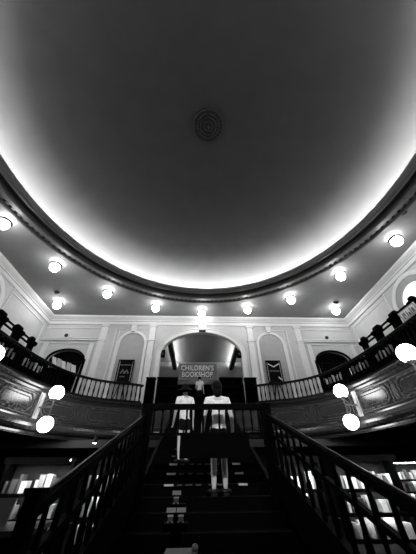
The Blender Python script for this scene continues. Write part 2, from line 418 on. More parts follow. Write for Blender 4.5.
# balustrades
def balus_mb(h):
    return MB().lathe([(.038, 0), (.038, .06), (.024, .1), (.04, .25), (.044, .33), (.026, .52), (.022, h-.16), (.036, h-.1), (.036, h)], n=8)
BAL = {}
def balustrade(label, s0, s1, gap=.21, newel=False):
    t = thing('gallery_balustrade', label, 'balustrade', (0, 0, 0), 0, 'balustrades round the gallery')
    ss = [s0+(s1-s0)*i/60 for i in range(61)]
    P = [along(q)[0] for q in ss]; Nn = [along(q)[1] for q in ss]
    MB().sweep(P, Nn, [(.09, 3.98), (.10, 4.03), (.05, 4.07), (-.05, 4.07), (-.10, 4.03), (-.09, 3.98), (.09, 3.98)]).build('top_rail', M['wood'], t)
    MB().sweep(P, Nn, [(.08, 3.1), (.08, 3.2), (-.08, 3.2), (-.08, 3.1)]).build('bottom_rail', M['wood'], t)
    n = int((s1-s0)/gap)
    if 'b' not in BAL: BAL['b'] = balus_mb(.80).build('baluster', M['black'], t); first = True
    else: first = False
    for i in range(n):
        p, nn = along(s0+(i+.5)*(s1-s0)/n)
        if first and i == 0: o = BAL['b']
        else: o = BAL['b'].copy(); COL.objects.link(o); o.parent = t
        o.location = (p[0], p[1], 3.19)
    if newel:
        for q in (s0+.08, s1-.08):
            p, nn = along(q)
            mb = MB(); rz = atan2(nn[1], nn[0])
            mb.box((p[0], p[1], 3.6), (.17, .17, 1.0), rz).box((p[0], p[1], 4.12), (.22, .22, .06), rz)
            mb.build('newel', M['wood'], t)
sA, sB, sC, sD = s_at_y(1.5), s_at_y(8.6), s_at_y(12.9), s_at_y(14.36)
balustrade('dark balustrade along the straight left side of the gallery', sA, sB)
balustrade('dark balustrade on the left bend of the gallery before the arched door', sB, sC)
balustrade('dark balusters against the pale wall left of the stair head', sC, sD, .235)
rA, rB, rC, rD = s_at_y(1.5, False), s_at_y(8.6, False), s_at_y(12.9, False), s_at_y(14.36, False)
balustrade('dark balustrade along the straight right side of the gallery', rB, rA)
balustrade('dark balustrade on the right bend of the gallery before the arched door', rC, rB)
balustrade('dark balusters against the pale wall right of the stair head', rD, rC, .235)

# low bookcases standing behind the side rails
def low_case(s, length, label, h=.92):
    p, n = along(s); rz = atan2(n[1], n[0])
    t = thing('low_bookcase', label, 'bookcase', (p[0]-n[0]*.36, p[1]-n[1]*.36, GF), rz, 'low bookcases behind the gallery rail')
    MB().box((-.17, 0, h/2), (.03, length, h)).build('back_panel', M['black'], t)
    for q in (-1, 1): MB().box((0, q*(length/2-.015), h/2), (.34, .03, h)).build('side_panel', M['black'], t)
    for z in (.04, .45): MB().box((0, 0, z), (.33, length-.06, .03)).build('shelf', M['black'], t)
    MB().box((0, 0, h-.015), (.38, length+.02, .03)).build('top', M['black'], t)
    return t
i = 0
names = ['nearest', 'second', 'third', 'fourth', 'fifth', 'farthest']
for side, left in (('left', True), ('right', False)):
    s0 = s_at_y(3.2, left); sg = 1 if left else -1
    for k in range(6 if not left else 5):
        s = s0+sg*(.8+k*1.62)
        low_case(s, 1.30, 'black low bookcase behind the %s gallery rail, %s along the row' % (side, names[k]))
# upright books in some of those low cases, spines to the rail
def book(name, w, d, h, m, label, loc, rz=0, group=None, ry=0, rx=0):
    mb = MB()
    o = mb.box((0, 0, h/2), (d, w, h)).build(name, m); o.location = loc; o.rotation_euler = (rx, ry, rz)
    return tag(o, label, 'book', group)
for side, left, spots in (('left', True, (1, 2, 3, 4)), ('right', False, (1, 3, 4, 5))):
    s0 = s_at_y(3.2, left); sg = 1 if left else -1
    for k in spots:
        s = s0+sg*(.8+k*1.62); p, n = along(s); rz = atan2(n[1], n[0])
        for j, off in enumerate((-.52, -.38, -.22, -.02, .14, .31, .48)):
            q = (p[0]-n[0]*.34-n[1]*off, p[1]-n[1]*.34+n[0]*off, GF+.465)
            book('book', .05+.02*(j % 2), .2, .28+.04*((j+k) % 3), BK[(j+k) % 2], '%s book in the %s low bookcase behind %s rail, %s from near end' % (BKN[(j+k) % 2], names[k], side, ORD[j if left else 6-j]), q, rz, 'books behind the %s gallery rail' % side)

# display racks with scroll ends above the rail
def scroll(mb, y):
    mb.box((0, y, .33), (.24, .09, .66)).lathe([(.001, -.06), (.13, -.06), (.13, .06), (.001, .06)], (-.06, y, .76), 16, 'Y')
    mb.lathe([(.001, -.05), (.09, -.05), (.09, .05), (.001, .05)], (.12, y, .60), 14, 'Y').lathe([(.001, -.075), (.05, -.075), (.05, .075), (.001, .075)], (-.06, y, .76), 12, 'Y')
    return mb
def rack(x, y, rz, label, L=1.05):
    t = thing('display_rack', label, 'display rack', (x, y, 4.02), rz, 'display racks on the low bookcases'); t.scale = (1.25, .97, 1.22)
    for q in (-1, 1): scroll(MB(), q*L/2).build('scroll_end', M['black'], t)
    MB().box((.0, 0, .07), (.24, L, .14)).build('base', M['black'], t)
    for z, h in ((.80, .05), (.62, .05), (.24, .04)): MB().box((-.12+(.74-z)*.2, 0, z), (.05, L, h)).build('cross_bar', M['black'], t)
    return t
for side, X, ys, rz in (('left', -7.62, (10.05, 8.9, 7.75), 0), ('right', 7.76, (9.75, 8.6, 7.45), pi)):
    for k, y in enumerate(ys):
        w = ('farthest', 'middle', 'nearest')[k]
        rack(X, y, rz, '%s of three black scroll-ended open racks above the %s gallery rail' % (w, side))
# placard over the right rail
t = thing('placard', 'white printed placard standing above the right gallery rail below the round window', 'placard', (7.18, 6.75, 4.07), pi)
MB().box((0, 0, .2), (.03, .78, .38), 0, 0, radians(12)).build('board', M['paper'], t)
mb = MB()
for (y, z, w, h) in ((0, .36, .70, .012), (0, .04, .70, .012), (-.35, .2, .012, .33), (.35, .2, .012, .33), (-.24, .2, .03, .2), (-.17, .24, .05, .12), (-.06, .2, .03, .18), (.03, .16, .06, .1), (.12, .22, .03, .2), (.22, .2, .07, .14)):
    mb.box((.03+(.2-z)*-.2, y, z), (.012, w, h), 0, 0, radians(12))
mb.build('printed_marks', M['grey'], t)
# picture books propped on the low cases at the left bend, in front of the arched door
s0 = s_at_y(11.55)
for k in range(5):
    p, n = along(s0+.26*k); rz = atan2(n[1], n[0])
    o = MB().box((0, 0, .3), (.04, .24, .6), 0, 0, radians(-16 if k % 2 else -24)).box((-.12, 0, .12), (.2, .04, .24)).build('book', BK[0 if k % 2 == 0 else 1])
    o.location = (p[0]-n[0]*.38, p[1]-n[1]*.38, 4.02); o.rotation_euler = (0, 0, rz)
    tag(o, '%s book propped above the left rail before the arched door, %s from the left' % (BKN[0 if k % 2 == 0 else 1], ORD[k]), 'book', 'books propped before the left arched door')
p, n = along(s0+.52)
low_case(s0+.52, 1.5, 'black low bookcase under the propped books before the left arched door')
# tall cases flanking the stair head
for nm, x0, x1 in (('leftmost black bookcase on the gallery beside the left arch pilaster', -3.0, -2.5), ('black bookcase left of the stair head', -2.36, -1.2), ('black bookcase right of the stair head', 1.3, 2.62), ('rightmost black bookcase on the gallery beside the right arch pilaster', 2.78, 3.45)):
    t = thing('bookcase', nm, 'bookcase', ((x0+x1)/2, 14.75, GF), 0, 'bookcases at the stair head'); w = x1-x0; H = 1.43
    MB().box((0, .16, H/2), (w, .03, H)).build('back_panel', M['black'], t)
    for q in (-1, 1):
        MB().box((q*(w/2-.02), 0, H/2), (.04, .34, H)).build('side_panel', M['black'], t)
        MB().ball((q*(w/2-.12), 0, H+.06), .035, 10, 8).build('finial', M['black'], t)
    for z in (.05, .5, .95): MB().box((0, 0, z), (w-.08, .32, .03)).build('shelf', M['black'], t)
    MB().box((0, 0, H+.015), (w+.06, .4, .05)).build('cornice', M['black'], t)
# bookcases in the inner room and sign
for k in range(4):
    x = -2.35+k*1.66
    t = thing('bookcase', 'tall black bookcase beneath the sign beyond the arch, %s from the left' % ORD[k], 'bookcase', (x, 17.7, GF), 0, 'bookcases under the sign')
    MB().box((0, .16, .93), (1.6, .03, 1.86)).build('back_panel', M['black'], t)
    for q in (-1, 1): MB().box((q*.78, 0, .93), (.04, .36, 1.86)).build('side_panel', M['black'], t)
    for z in (.05, .55, 1.05, 1.55): MB().box((0, 0, z), (1.52, .34, .03)).build('shelf', M['black'], t)
    MB().box((0, 0, 1.88), (1.64, .42, .06)).build('cornice', M['black'], t)
def text(body, size, loc, m, parent, ext=.02, off=0., sx=1.):
    c = bpy.data.curves.new('lettering', 'FONT'); c.body = body; c.size = size; c.align_x = 'CENTER'; c.extrude = ext; c.offset = off; c.space_character = 1.06
    o = bpy.data.objects.new('tmp_text', c); COL.objects.link(o)
    dg = bpy.context.evaluated_depsgraph_get(); me = bpy.data.meshes.new_from_object(o.evaluated_get(dg))
    bpy.data.objects.remove(o); me.materials.clear(); me.materials.append(m)
    q = bpy.data.objects.new('lettering', me); COL.objects.link(q); q.parent = parent
    q.location = loc; q.rotation_euler = (pi/2, 0, 0); q.scale = (sx, 1, 1)
    return q
t = thing('shop_sign', "grey signboard with white capitals reading CHILDREN'S BOOKSHOP inside the arch", 'sign', (-.05, 17.42, 5.24))
MB().box((0, 0, .57), (2.75, .08, 1.1)).build('sign_board', M['sign'], t)
mb = MB()
for q in (-1, 1): mb.box((q*1.36, -.02, .57), (.05, .12, 1.14))
for z in (.03, 1.12): mb.box((0, -.02, z), (2.75, .12, .05))
mb.build('frame', M['sign'], t)
for body, z, sx in (("CHILDREN'S", .67, .84), ("BOOKSHOP", .22, .80)):
    text(body, .49, (.03, -.05, z-.03), M['lettersh'], t, .01, .012, sx)
    text(body, .49, (0, -.08, z), M['letter'], t, .02, .008, sx)
# arch jamb speakers
for x, w in ((-2.38, 'left'), (2.78, 'right')):
    t = thing('wall_speaker', 'small black speaker on the %s jamb of the arch' % w, 'speaker', (x, 15.72, 6.2))
    MB().box((0, 0, .25), (.26, .24, .46)).build('cabinet', M['black'], t)
    MB().lathe([(.09, -.125), (.09, -.14), (.02, -.13), (.001, -.12)], (0, 0, .2), 16, 'Y').build('cone', M['metal'], t)
    MB().tube((0, .1, .25), (.2*(1 if x > 0 else -1), .12, .25), .03).build('bracket', M['metal'], t)
# wall speakers over the side doors and smoke detectors
for x, w in ((-9.06, 'left'), (9.11, 'right')):
    t = thing('wall_camera', 'small round black camera on the ledge over the %s arched door' % w, 'camera', (x, 15.4, 7.49))
    MB().ball((0, 0, .1), .12, 14, 10).build('dome', M['metal'], t)
    MB().lathe([(.001, -.01), (.07, -.01), (.07, .03), (.001, .03)], n=12).build('mount', M['metal'], t)
for x, y, w in ((-9.1, 12.62, 'at the left corner'), (9.4, 13.3, 'at the right corner'), (9.2, 6.05, 'high above the round window')):
    t = thing('smoke_detector', 'small dark ceiling detector %s' % w, 'detector', (x, y, HC))
    MB().lathe([(.001, 0), (.16, 0), (.16, -.05), (.10, -.12), (.001, -.12)], n=16).build('body', M['metal'], t)
    MB().lathe([(.06, -.115), (.06, -.17), (.001, -.18)], n=12).build('sensor_cap', M['bronze'], t)

# posters
def poster(cx, label, right):
    t = thing('poster', label, 'poster', (cx, 15.50, GF+1.42))
    w, h = 1.0, 1.42
    MB().box((0, 0, h/2), (w-.1, .03, h-.1)).build('sheet', M['poster'], t)
    mb = MB()
    for q in (-1, 1): mb.box((q*(w/2-.03), -.015, h/2), (.05, .06, h))
    for z in (.03, h-.03): mb.box((0, -.015, z), (w, .06, .06))
    mb.build('frame', M['black'], t)
    mb = MB()
    for q in (-1, 1): mb.box((q*(w/2-.09), -.02, h/2), (.018, .02, h-.2))
    mb.build('inner_line', M['paper'], t)
    mb = MB()
    if right:
        mb.bar((-.36, -.03, 1.2), (0, -.03, 1.0), .02, .055).bar((0, -.03, 1.0), (.36, -.03, 1.2), .02, .055)
        mb.build('garland', M['paper'], t)
        mb = MB()
        for k in range(7): mb.box((-.28+k*.095, -.025, .74), (.06, .012, .09))
        mb.build('printed_line', M['grey'], t)
        MB().bar((.2, -.03, .36), (.34, -.03, .22), .02, .08).bar((.32, -.03, .24), (.42, -.03, .18), .02, .06).build('white_curl', M['paper'], t)
    else:
        mb.box((0, -.025, 1.08), (.7, .012, .05)); mb.build('printed_line', M['grey'], t)
        mb = MB().bar((-.25, -.028, .55), (-.1, -.028, .8), .012, .09).bar((.25, -.028, .55), (.08, -.028, .78), .012, .09).box((0, -.028, .62), (.16, .012, .16)).box((-.1, -.028, .36), (.3, .012, .05))
        mb.build('grey_figure', M['grey'], t)
    # easel carrying it
    e = thing('easel', 'black easel under the poster in the %s niche' % ('right' if right else 'left'), 'easel', (cx, 15.36, GF), 0, 'poster easels')
    for q in (-1, 1): MB().bar((q*.42, -.10, 0), (q*.1, .03, 1.36), .05, .05).build('leg', M['black'], e)
    MB().box((0, .10, 1.38), (1.0, .22, .07)).build('ledge', M['black'], e)
poster(-4.62, 'framed black poster with a grey figure in the left niche', False)
poster(4.92, 'framed black poster with a white garland and curl in the right niche', True)

# ------------------------------------------------------------------ lamps
def ceiling_lamp(): 
    t = thing('ceiling_lamp', '', 'lamp', (0, 0, HC), 0, 'globe lamps round the ceiling')
    MB().lathe([(.001, 0), (.09, 0), (.09, -.03), (.03, -.05), (.03, -.16), (.001, -.16)], n=16).build('stem', M['trimw'], t)
    MB().lathe([(.25, -.20), (.30, -.20), (.30, -.28), (.25, -.28), (.25, -.20)], n=24).build('ring', M['black'], t)
    MB().lathe([(.001, -.13), (.08, -.135), (.17, -.18), (.23, -.27), (.245, -.37), (.225, -.48), (.16, -.58), (.08, -.64), (.001, -.65)], n=24).build('globe', M['globe'], t)
    return t
LP = [(-9.1, 7.17, 'nearest the left edge'), (-8.05, 10.07, 'second from the left edge'), (-5.87, 12.54, 'over the left niche bay'),
      (-3.0, 14.1, 'above the left inner pilaster'), (3.4, 14.2, 'above the right inner pilaster'),
      (6.1, 12.9, 'over the right niche bay'), (8.3, 10.4, 'second from the right edge'), (9.87, 7.63, 'nearest the right edge'),
      (-9.6, 13.9, 'tucked in the left back corner'), (9.75, 14.2, 'tucked in the right back corner'), (.2, 14.75, 'in the middle over the arch keystone')]
cl = ceiling_lamp()
for k, (x, y, w) in enumerate(LP):
    o = cl if k == 0 else dup(cl)
    o.location = (x*.976, y*.976, HC); o['label'] = 'lit globe lamp on the ceiling, '+w
for k, (x, y) in enumerate(((-9.2, 2.5), (9.7, 2.5), (-8.6, -3.5), (9.2, -3.5), (-4, -6.6), (4.5, -6.6))):
    o = dup(cl); o.location = (x, y, HC); o['label'] = 'lit globe lamp on the ceiling behind the viewer, '+ORD[k]+' of six'
def sconce(s, label, off=.72, zu=2.82, zl=1.68):
    p, n = along(s); rz = atan2(n[1], n[0])
    t = thing('wall_sconce', label, 'wall lamp', (p[0], p[1], 2.3), rz, 'twin globe sconces on the gallery front')
    b = MB().box((.05, 0, .08), (.08, .24, .95)).box((.10, 0, .08), (.04, .14, .80)).build('back_plate', M['plate'], t)
    MB().tube((.08, 0, 0), (off, 0, 0), .03).build('arm', M['bronze'], t)
    MB().tube((off, 0, zu-2.3-.27), (off, 0, zl-2.3+.27), .028).build('stem', M['bronze'], t)
    for z, q in ((zu-2.3, -1), (zl-2.3, 1)):
        g = MB().ball((off, 0, z), .275, 24, 16).build('globe', M['globew'], t)
        MB().lathe([(.03, 0), (.13, 0), (.15, .05*-q), (.03, .08*q)], (off, 0, z+q*.26), 16).build('gallery_cap', M['bronze'], g)
    return t
sconce(s_at_y(11.25), 'twin globe sconce on the left bend of the gallery front')
sconce(s_at_y(10.95, False), 'twin globe sconce on the right bend of the gallery front')
sconce(s_at_y(7.35), 'twin globe sconce cut by the left edge of the photo', zu=2.98)
sconce(s_at_y(6.9, False), 'twin globe sconce cut by the right edge of the photo', zu=2.90)
sconce(s_at_y(2.5), 'twin globe sconce on the left side beside the viewer')
sconce(s_at_y(2.5, False), 'twin globe sconce on the right side beside the viewer')

# ------------------------------------------------------------------ staircase
SX = .18; HW = 1.12; RUN = .3533; Z0 = .0742; RISE = (4.6-Z0)/30
st = thing('staircase', 'dark wide staircase climbing from the hall floor to the gallery', 'staircase', (SX, 2.2, FL))
NS = 31; GAP = .0
step0 = None
for k in range(NS):
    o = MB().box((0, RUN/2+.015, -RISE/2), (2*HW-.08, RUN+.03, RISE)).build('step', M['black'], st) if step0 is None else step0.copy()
    if step0 is None: step0 = o
    else: COL.objects.link(o); o.parent = st
    o.location = (0, k*RUN, Z0+k*RISE)
    if 8 < k < 15:
        rn = random.Random(k); mb = MB()
        if k < 12:
            mb.box((-.64, -.005, -.012), (.16, .05, .028)); mb.box((.62, -.005, -.012), (.15, .05, .028))
            mb.build('nosing_strip', M['nosing'], o); mb = MB()
            for q in range(5): mb.box((-.46+q*.17+rn.uniform(-.02, .02), -.005, -.012), (rn.uniform(.06, .13), .05, .022))
            mb.build('darker_nosing_strip', M['nosing_dark'], o)
        else:
            mb.box((-.70+.035*(k-12)+.03, -.005, -.012), (.09, .05, .025)).build('nosing_strip', M['nosing_dark'], o)
for q in (-1, 1):
    mb = MB(); L = NS*RUN; H = 4.6
    mb.prism([(0, 0), (RUN, 0), (L, H-.45), (L, H), (0, RISE)], [], lambda u, v, w: (q*HW+w-.03, u, v), .06)
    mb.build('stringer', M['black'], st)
LE = NS*RUN
MB().box((0, LE+.62, 4.6-.08), (2*HW+.1, 1.28, .16)).build('landing', M['black'], st)
MB().prism([(.6, 0), (LE+1.2, 4.6-.5), (LE+1.2, 4.6-.3), (.1, 0)], [], lambda u, v, w: (w-HW+.05, u, v), 2*HW-.1).build('soffit', M['black'], st)

def zrail(D): return .33*(D-2.18)
def stair_balustrade(X, label, D0, nw):
    t = thing('stair_balustrade', label, 'balustrade', (X, 0, FL), 0)
    def p(D, dz): return (0, D, zrail(D)+dz-FL)
    D1 = 5.0
    a, b = Vector(p(D0, -.03)), Vector(p(D1, -.03))
    MB().bar(a, b, .016, .05).build('handrail', M['woodg'], t)  # narrow paler crest painting the highlight along the rail
    MB().bar(a+Vector((0, 0, -.03)), b+Vector((0, 0, -.03)), .07, .06).build('under_rail', M['black'], t)
    MB().bar(p(D0, -.31), p(D1, -.31), .045, .045).build('mid_rail', M['black'], t)
    MB().bar(p(D0, -.76), p(D1, -.76), .07, .09).build('bottom_rail', M['black'], t)
    n = 15
    for k in range(n):
        D = D0+.2+(D1-D0-.4)*k/(n-1)
        MB().lathe([(.02, 0), (.028, .1), (.032, .2), (.018, .28), (.018, .32), (.028, .38), (.02, .52), (.016, .69)], p(D, -.74), 8).build('baluster', M['black'], t)
    # solid skirt below the bottom rail, down to the treads
    zs = lambda D: max(0, (D-2.2)/RUN*RISE+Z0-RISE)
    MB().prism([(D0, 0), (max(2.2, D0+.01), 0), (D1, zs(D1)), (D1, zrail(D1)-.76-FL), (D0, zrail(D0)-.76-FL)], [], lambda u, v, w: (w-.03, u, v), .06).build('skirt_panel', M['black'], t)
    for D, top, nw in ((D0, .02, nw), (D1, .12, .13)):
        z1 = zrail(D)+top-FL; z0 = 0 if D < 2 else zs(D)
        mb = MB().box((0, D, (z0+z1)/2), (nw, nw, z1-z0)).box((0, D, z1+.015), (nw+.025, nw+.025, .03))
        mb.build('newel', M['black'], t)
stair_balustrade(SX-HW, 'dark stair balustrade with sloping polished handrail on the left', 1.93, .075)
stair_balustrade(SX+HW, 'dark stair balustrade with sloping polished handrail on the right', 1.2, .075)
# barrier between the newels
zt = .212*5.0
t = thing('stair_gate', 'dark straight balustraded barrier across the stairs in front of the people', 'barrier', (SX, 5.0, FL))
w = 2*HW-.15
MB().box((0, 0, zt-FL-.03), (w+.02, .10, .085)).build('top_rail', M['black'], t)
MB().box((.0, 0, .60-FL), (w, .05, .04)).build('bottom_rail', M['black'], t)
MB().box((.13, 0, .44-FL), (1.2, .04, .36)).build('apron_panel', M['black'], t)
for k in range(14):
    x = -w/2+.08+(w-.16)*k/13
    MB().lathe([(.022, 0), (.016, .1), (.022, .2), (.014, .3), (.02, .42)], (x, 0, .6-FL), 8).build('baluster', M['black'], t)
zg = int((5.0-2.2)/RUN)*RISE+Z0
for x in (-w/2+.0, w/2): MB().box((x, 0, (zg+zt-FL)/2), (.09, .09, zt-FL-zg+.06)).build('post', M['black'], t)

# display stand at the stair foot with cards and boxes
t = thing('display_stand', 'narrow black tiered stand at the foot of the stairs', 'stand', (-.105, 1.9, FL))
MB().box((0, 0, .02), (.3, .3, .04)).build('foot', M['black'], t)
MB().box((0, .03, .68), (.06, .06, 1.36)).build('column', M['black'], t)
for z, yy, w, nm in ((1.373, 0.05, .09, 'upper_tier'), (1.303, -.03, .13, 'lower_tier')): MB().box((0, yy, z-.0), (w, .1, .03)).build(nm, M['black'], t)
for (x, y, z, w) in ((-.117, 1.95, -.112, 'on the upper tier of the black stand'), (-.138, 1.87, -.182, 'on the lower tier of the black stand, left one'), (-.081, 1.87, -.182, 'on the lower tier of the black stand, right one')):
    g = thing('gift_box', 'tiny pale box '+w, 'box', (x, y, z), 0, 'boxes on the display stand')
    MB().box((0, 0, .014), (.026, .03, .018)).build('box_body', M['sign'], g)
    MB().box((0, 0, .026), (.03, .034, .006)).build('lid', M['paper'], g)
    for a in (-1, 1): MB().box((a*.012, -.01, .0025), (.009, .009, .005)).build('foot', M['paper'], g)
    c = thing('price_card', 'blank card on a pin '+w, 'card', (x, y+.024, z), 0, 'cards on the display stand')
    MB().box((0, 0, .047), (.052, .004, .020)).build('card', M['paper'], c)
    MB().tube((0, .003, 0), (0, .003, .046), .002, .002, 6).build('pin', M['metal'], c)
# hall display table just in front of the viewer
t = thing('display_table', 'low black table at the bottom edge of the photo', 'table', (-.06, 1.55, FL))
MB().box((0, 0, 1.2), (.5, .4, .04)).build('tabletop', M['black'], t)
for a in (-.22, .22):
    for b in (-.17, .17): MB().box((a, b, .59), (.04, .04, 1.18)).build('leg', M['black'], t)
b = book('book', .15, .12, .03, M['grey'], 'pale book lying on the low table at the bottom edge of the photo', (-.075, 1.62, -.28), 0)
o = MB().ball((0, 0, .04), .015, 10, 8).tube((0, 0, 0), (0, 0, .03), .008, .012).build('ornament', M['grey']); o.location = (.0, 1.62, -.28)
tag(o, 'tiny grey ornament beside the pale book on the low table', 'ornament')

# ------------------------------------------------------------------ hall floor furniture
def bookcase(x, y, rz, w, h, label, nsh, lamp=True, seed=0, nm='', lip=.07, fill=.8):
    t = thing('bookcase', label, 'bookcase', (x, y, FL), rz, 'bookcases on the hall floor')   # front faces local -Y
    MB().box((0, .17, h/2), (w, .03, h)).build('back_panel', M['lower'], t)
    for q in (-1, 1): MB().box((q*(w/2-.02), 0, h/2), (.04, .36, h)).build('side_panel', M['black'], t)
    MB().box((0, 0, h+.03), (w+.06, .42, .06)).build('cornice', M['black'], t)
    zs = [.1+(h-.22)*k/nsh for k in range(nsh)]
    for z in zs: MB().box((0, 0, z), (w-.08, .34, .03)).build('shelf', M['black'], t)
    if lamp:
        MB().box((0, -.30, h+.02), (w-.1, .08, .02)).build('lamp_strip', M['strip'], t)
        MB().box((0, -.30, h+.045), (w-.06, .14, .02)).box((0, -.365, h+lip/2+.035-lip), (w-.06, .012, lip)).build('lamp_hood', M['metal'], t)
    for k, z in enumerate(zs[1:]):
        if k < nsh-4: continue
        MB().box((0, -.145, z-.024), (w-.1, .02, .014)).build('shelf_lamp_or_fill', M['shelf_fill'], t)  # fill strip added under the shelf to brighten the books
        MB().box((0, -.168, z-.012), (w-.08, .012, .05)).build('shelf_lip', M['black'], t)
    rn = random.Random(seed); pitch = (h-.22)/nsh
    R = Matrix.Rotation(rz, 3, 'Z')
    shn = ['bottom', 'second', 'third', 'fourth', 'top'] if nsh == 5 else ['bottom', 'second', 'third', 'top']
    for k, z in enumerate(zs):
        if k < nsh-3: continue
        u = -w/2+.08; j = 0
        while u < w/2-.14 and j < 20:
            bw = rn.choice((.04, .06, .05, .09, .13)); bh = pitch*rn.uniform(.5, .82)
            if u+bw > w/2-.05: break
            if rn.random() < fill:
                c = rn.choice((0, 1, 1, 2, 3, 3)); p = Vector((x, y, FL+z+.015))+R @ Vector((u+bw/2, -.03, 0))
                book('book', bw, .2, bh, BK[c], '%s book on %s shelf of the %s, %s from left' % (BKN[c], shn[k], nm, ORD[j]), p, rz+pi/2, 'books on the '+nm)
                j += 1
            u += bw+rn.choice((.006, .02, .05))
    return t
bookcase(7.75, 10.9, -.35, 1.9, 1.85, 'lit pale bookcase on the hall floor at the right edge of the photo', 5, True, 1, 'right-edge bookcase', lip=.012)
bookcase(5.55, 10.2, -.15, 1.1, 1.75, 'lit bookcase on the hall floor below the right sconce', 5, True, 2, 'bookcase under right sconce')
bookcase(3.12, 5.7, -.12, 1.1, 1.75, 'lit bookcase behind the right stair balusters, right one', 5, True, 4, 'near right bookcase', fill=.85)
bookcase(1.92, 5.9, -.05, .9, 1.75, 'lit bookcase behind the right stair balusters, left one', 5, True, 8, 'inner right bookcase', fill=.85)
bookcase(-5.3, 10.2, .25, 1.5, 1.78, 'lit bookcase on the hall floor at the left edge of the photo', 5, True, 5, 'left-edge bookcase', lip=.012)
bookcase(-2.75, 5.6, .12, 1.1, 1.75, 'lit bookcase behind the left stair balusters, left one', 5, True, 7, 'near left bookcase', fill=.85)
bookcase(-1.55, 5.8, .05, .9, 1.75, 'lit bookcase behind the left stair balusters, right one', 5, True, 9, 'inner left bookcase', fill=.85)
# tables with stacks at lower left
for k, (x, y, rz, w) in enumerate(((-2.55, 4.3, .15, 'nearer'), (-4.1, 6.6, .1, 'farther'))):
    t = thing('display_table', '%s dark book table on the hall floor left of the stairs' % w, 'table', (x, y, FL), rz, 'book tables left of the stairs')
    MB().box((0, 0, 1.05), (1.3, .9, .05)).build('tabletop', M['lower'], t)
    MB().box((0, 0, .95), (1.2, .8, .12)).build('apron', M['black'], t)
    for a in (-.57, .57):
        for b in (-.38, .38): MB().box((a, b, .45), (.08, .08, .9)).build('leg', M['black'], t)
    for j in range(4):
        R = Matrix.Rotation(rz, 3, 'Z'); p = Vector((x, y, FL+1.075))+R @ Vector((-.45+j*.3, -.1+.1*(j % 2), 0))
        c = (2, 1, 3, 2)[j]
        o = MB().box((0, 0, .13), (.2, .03, .26), 0, radians(-15)).box((0, .06, .1), (.03, .12, .2)).build('book', BK[c]); o.location = p; o.rotation_euler = (0, 0, rz)
        tag(o, '%s book propped upright on the %s hall table, %s from left' % (BKN[c], w, ORD[j]), 'book', 'propped books on the tables')
# panelling and beams on the hall floor
p = struct('trim_%d' % n_, MB().box(((XL+XR)/2, YB-.05, -.05), (XR-XL, .08, 2.8)), M['lower']); n_ += 1; p['label'] = 'dark panelling on the lower back wall'
mb = MB()
mb.box(((XL+XR)/2, 13.2, 1.22), (XR-XL, .3, .28))
p = struct('trim_%d' % n_, mb, M['soffit']); n_ += 1; p['label'] = 'grey beam under the gallery'
for X in (XL+.05, XR-.05):
    p = struct('trim_%d' % n_, MB().box((X, (YB+YF)/2, -.05), (.08, YB-YF, 2.8)), M['lower']); n_ += 1; p['label'] = 'dark panelling on a lower side wall'
for x, y, w in ((8.2, 9.0, 'right'), (-4.0, 11.5, 'left')):
    t = thing('ceiling_spotlight', 'small downlight under the gallery on the %s' % w, 'spotlight', (x, y, 1.36))
    MB().lathe([(.001, 0), (.05, 0), (.05, -.08), (.08, -.1), (.08, -.26), (.001, -.25)], n=14).build('housing', M['metal'], t)
    MB().lathe([(.001, -.255), (.06, -.255), (.06, -.27), (.001, -.27)], n=14).build('lens', M['spot'], t)

# added fill spotlights on the ceiling behind the viewer, brightening the white shirts
for x, w, tgt in ((-2.6, 'left', (.1, 5.6, .8)), (3.2, 'right', (.3, 6.0, .9))):
    t = thing('ceiling_spotlight', 'added black fill spotlight on the ceiling behind the viewer, %s one' % w, 'spotlight', (x, -5.6, HC))
    d = (Vector(tgt)-Vector((x, -5.6, HC-.3))).normalized()
    MB().tube((0, 0, 0), (0, 0, -.3), .03).build('stem', M['metal'], t)
    c0 = Vector((0, 0, -.3)); MB().tube(c0-d*.15, c0+d*.2, .10, .13, 16).build('housing', M['metal'], t)
    MB().tube(c0+d*.2, c0+d*.21, .11, .11, 16).build('lens', M['spot'], t)
    L = bpy.data.lights.new('added_fill_spot', 'SPOT'); L.energy = 2600; L.spot_size = radians(20); L.spot_blend = .6; L.shadow_soft_size = .1
    lo = bpy.data.objects.new('fill_spot_bulb', L); COL.objects.link(lo); lo.parent = t; lo.location = c0+d*.26
    lo.rotation_euler = d.to_track_quat('-Z', 'Y').to_euler()

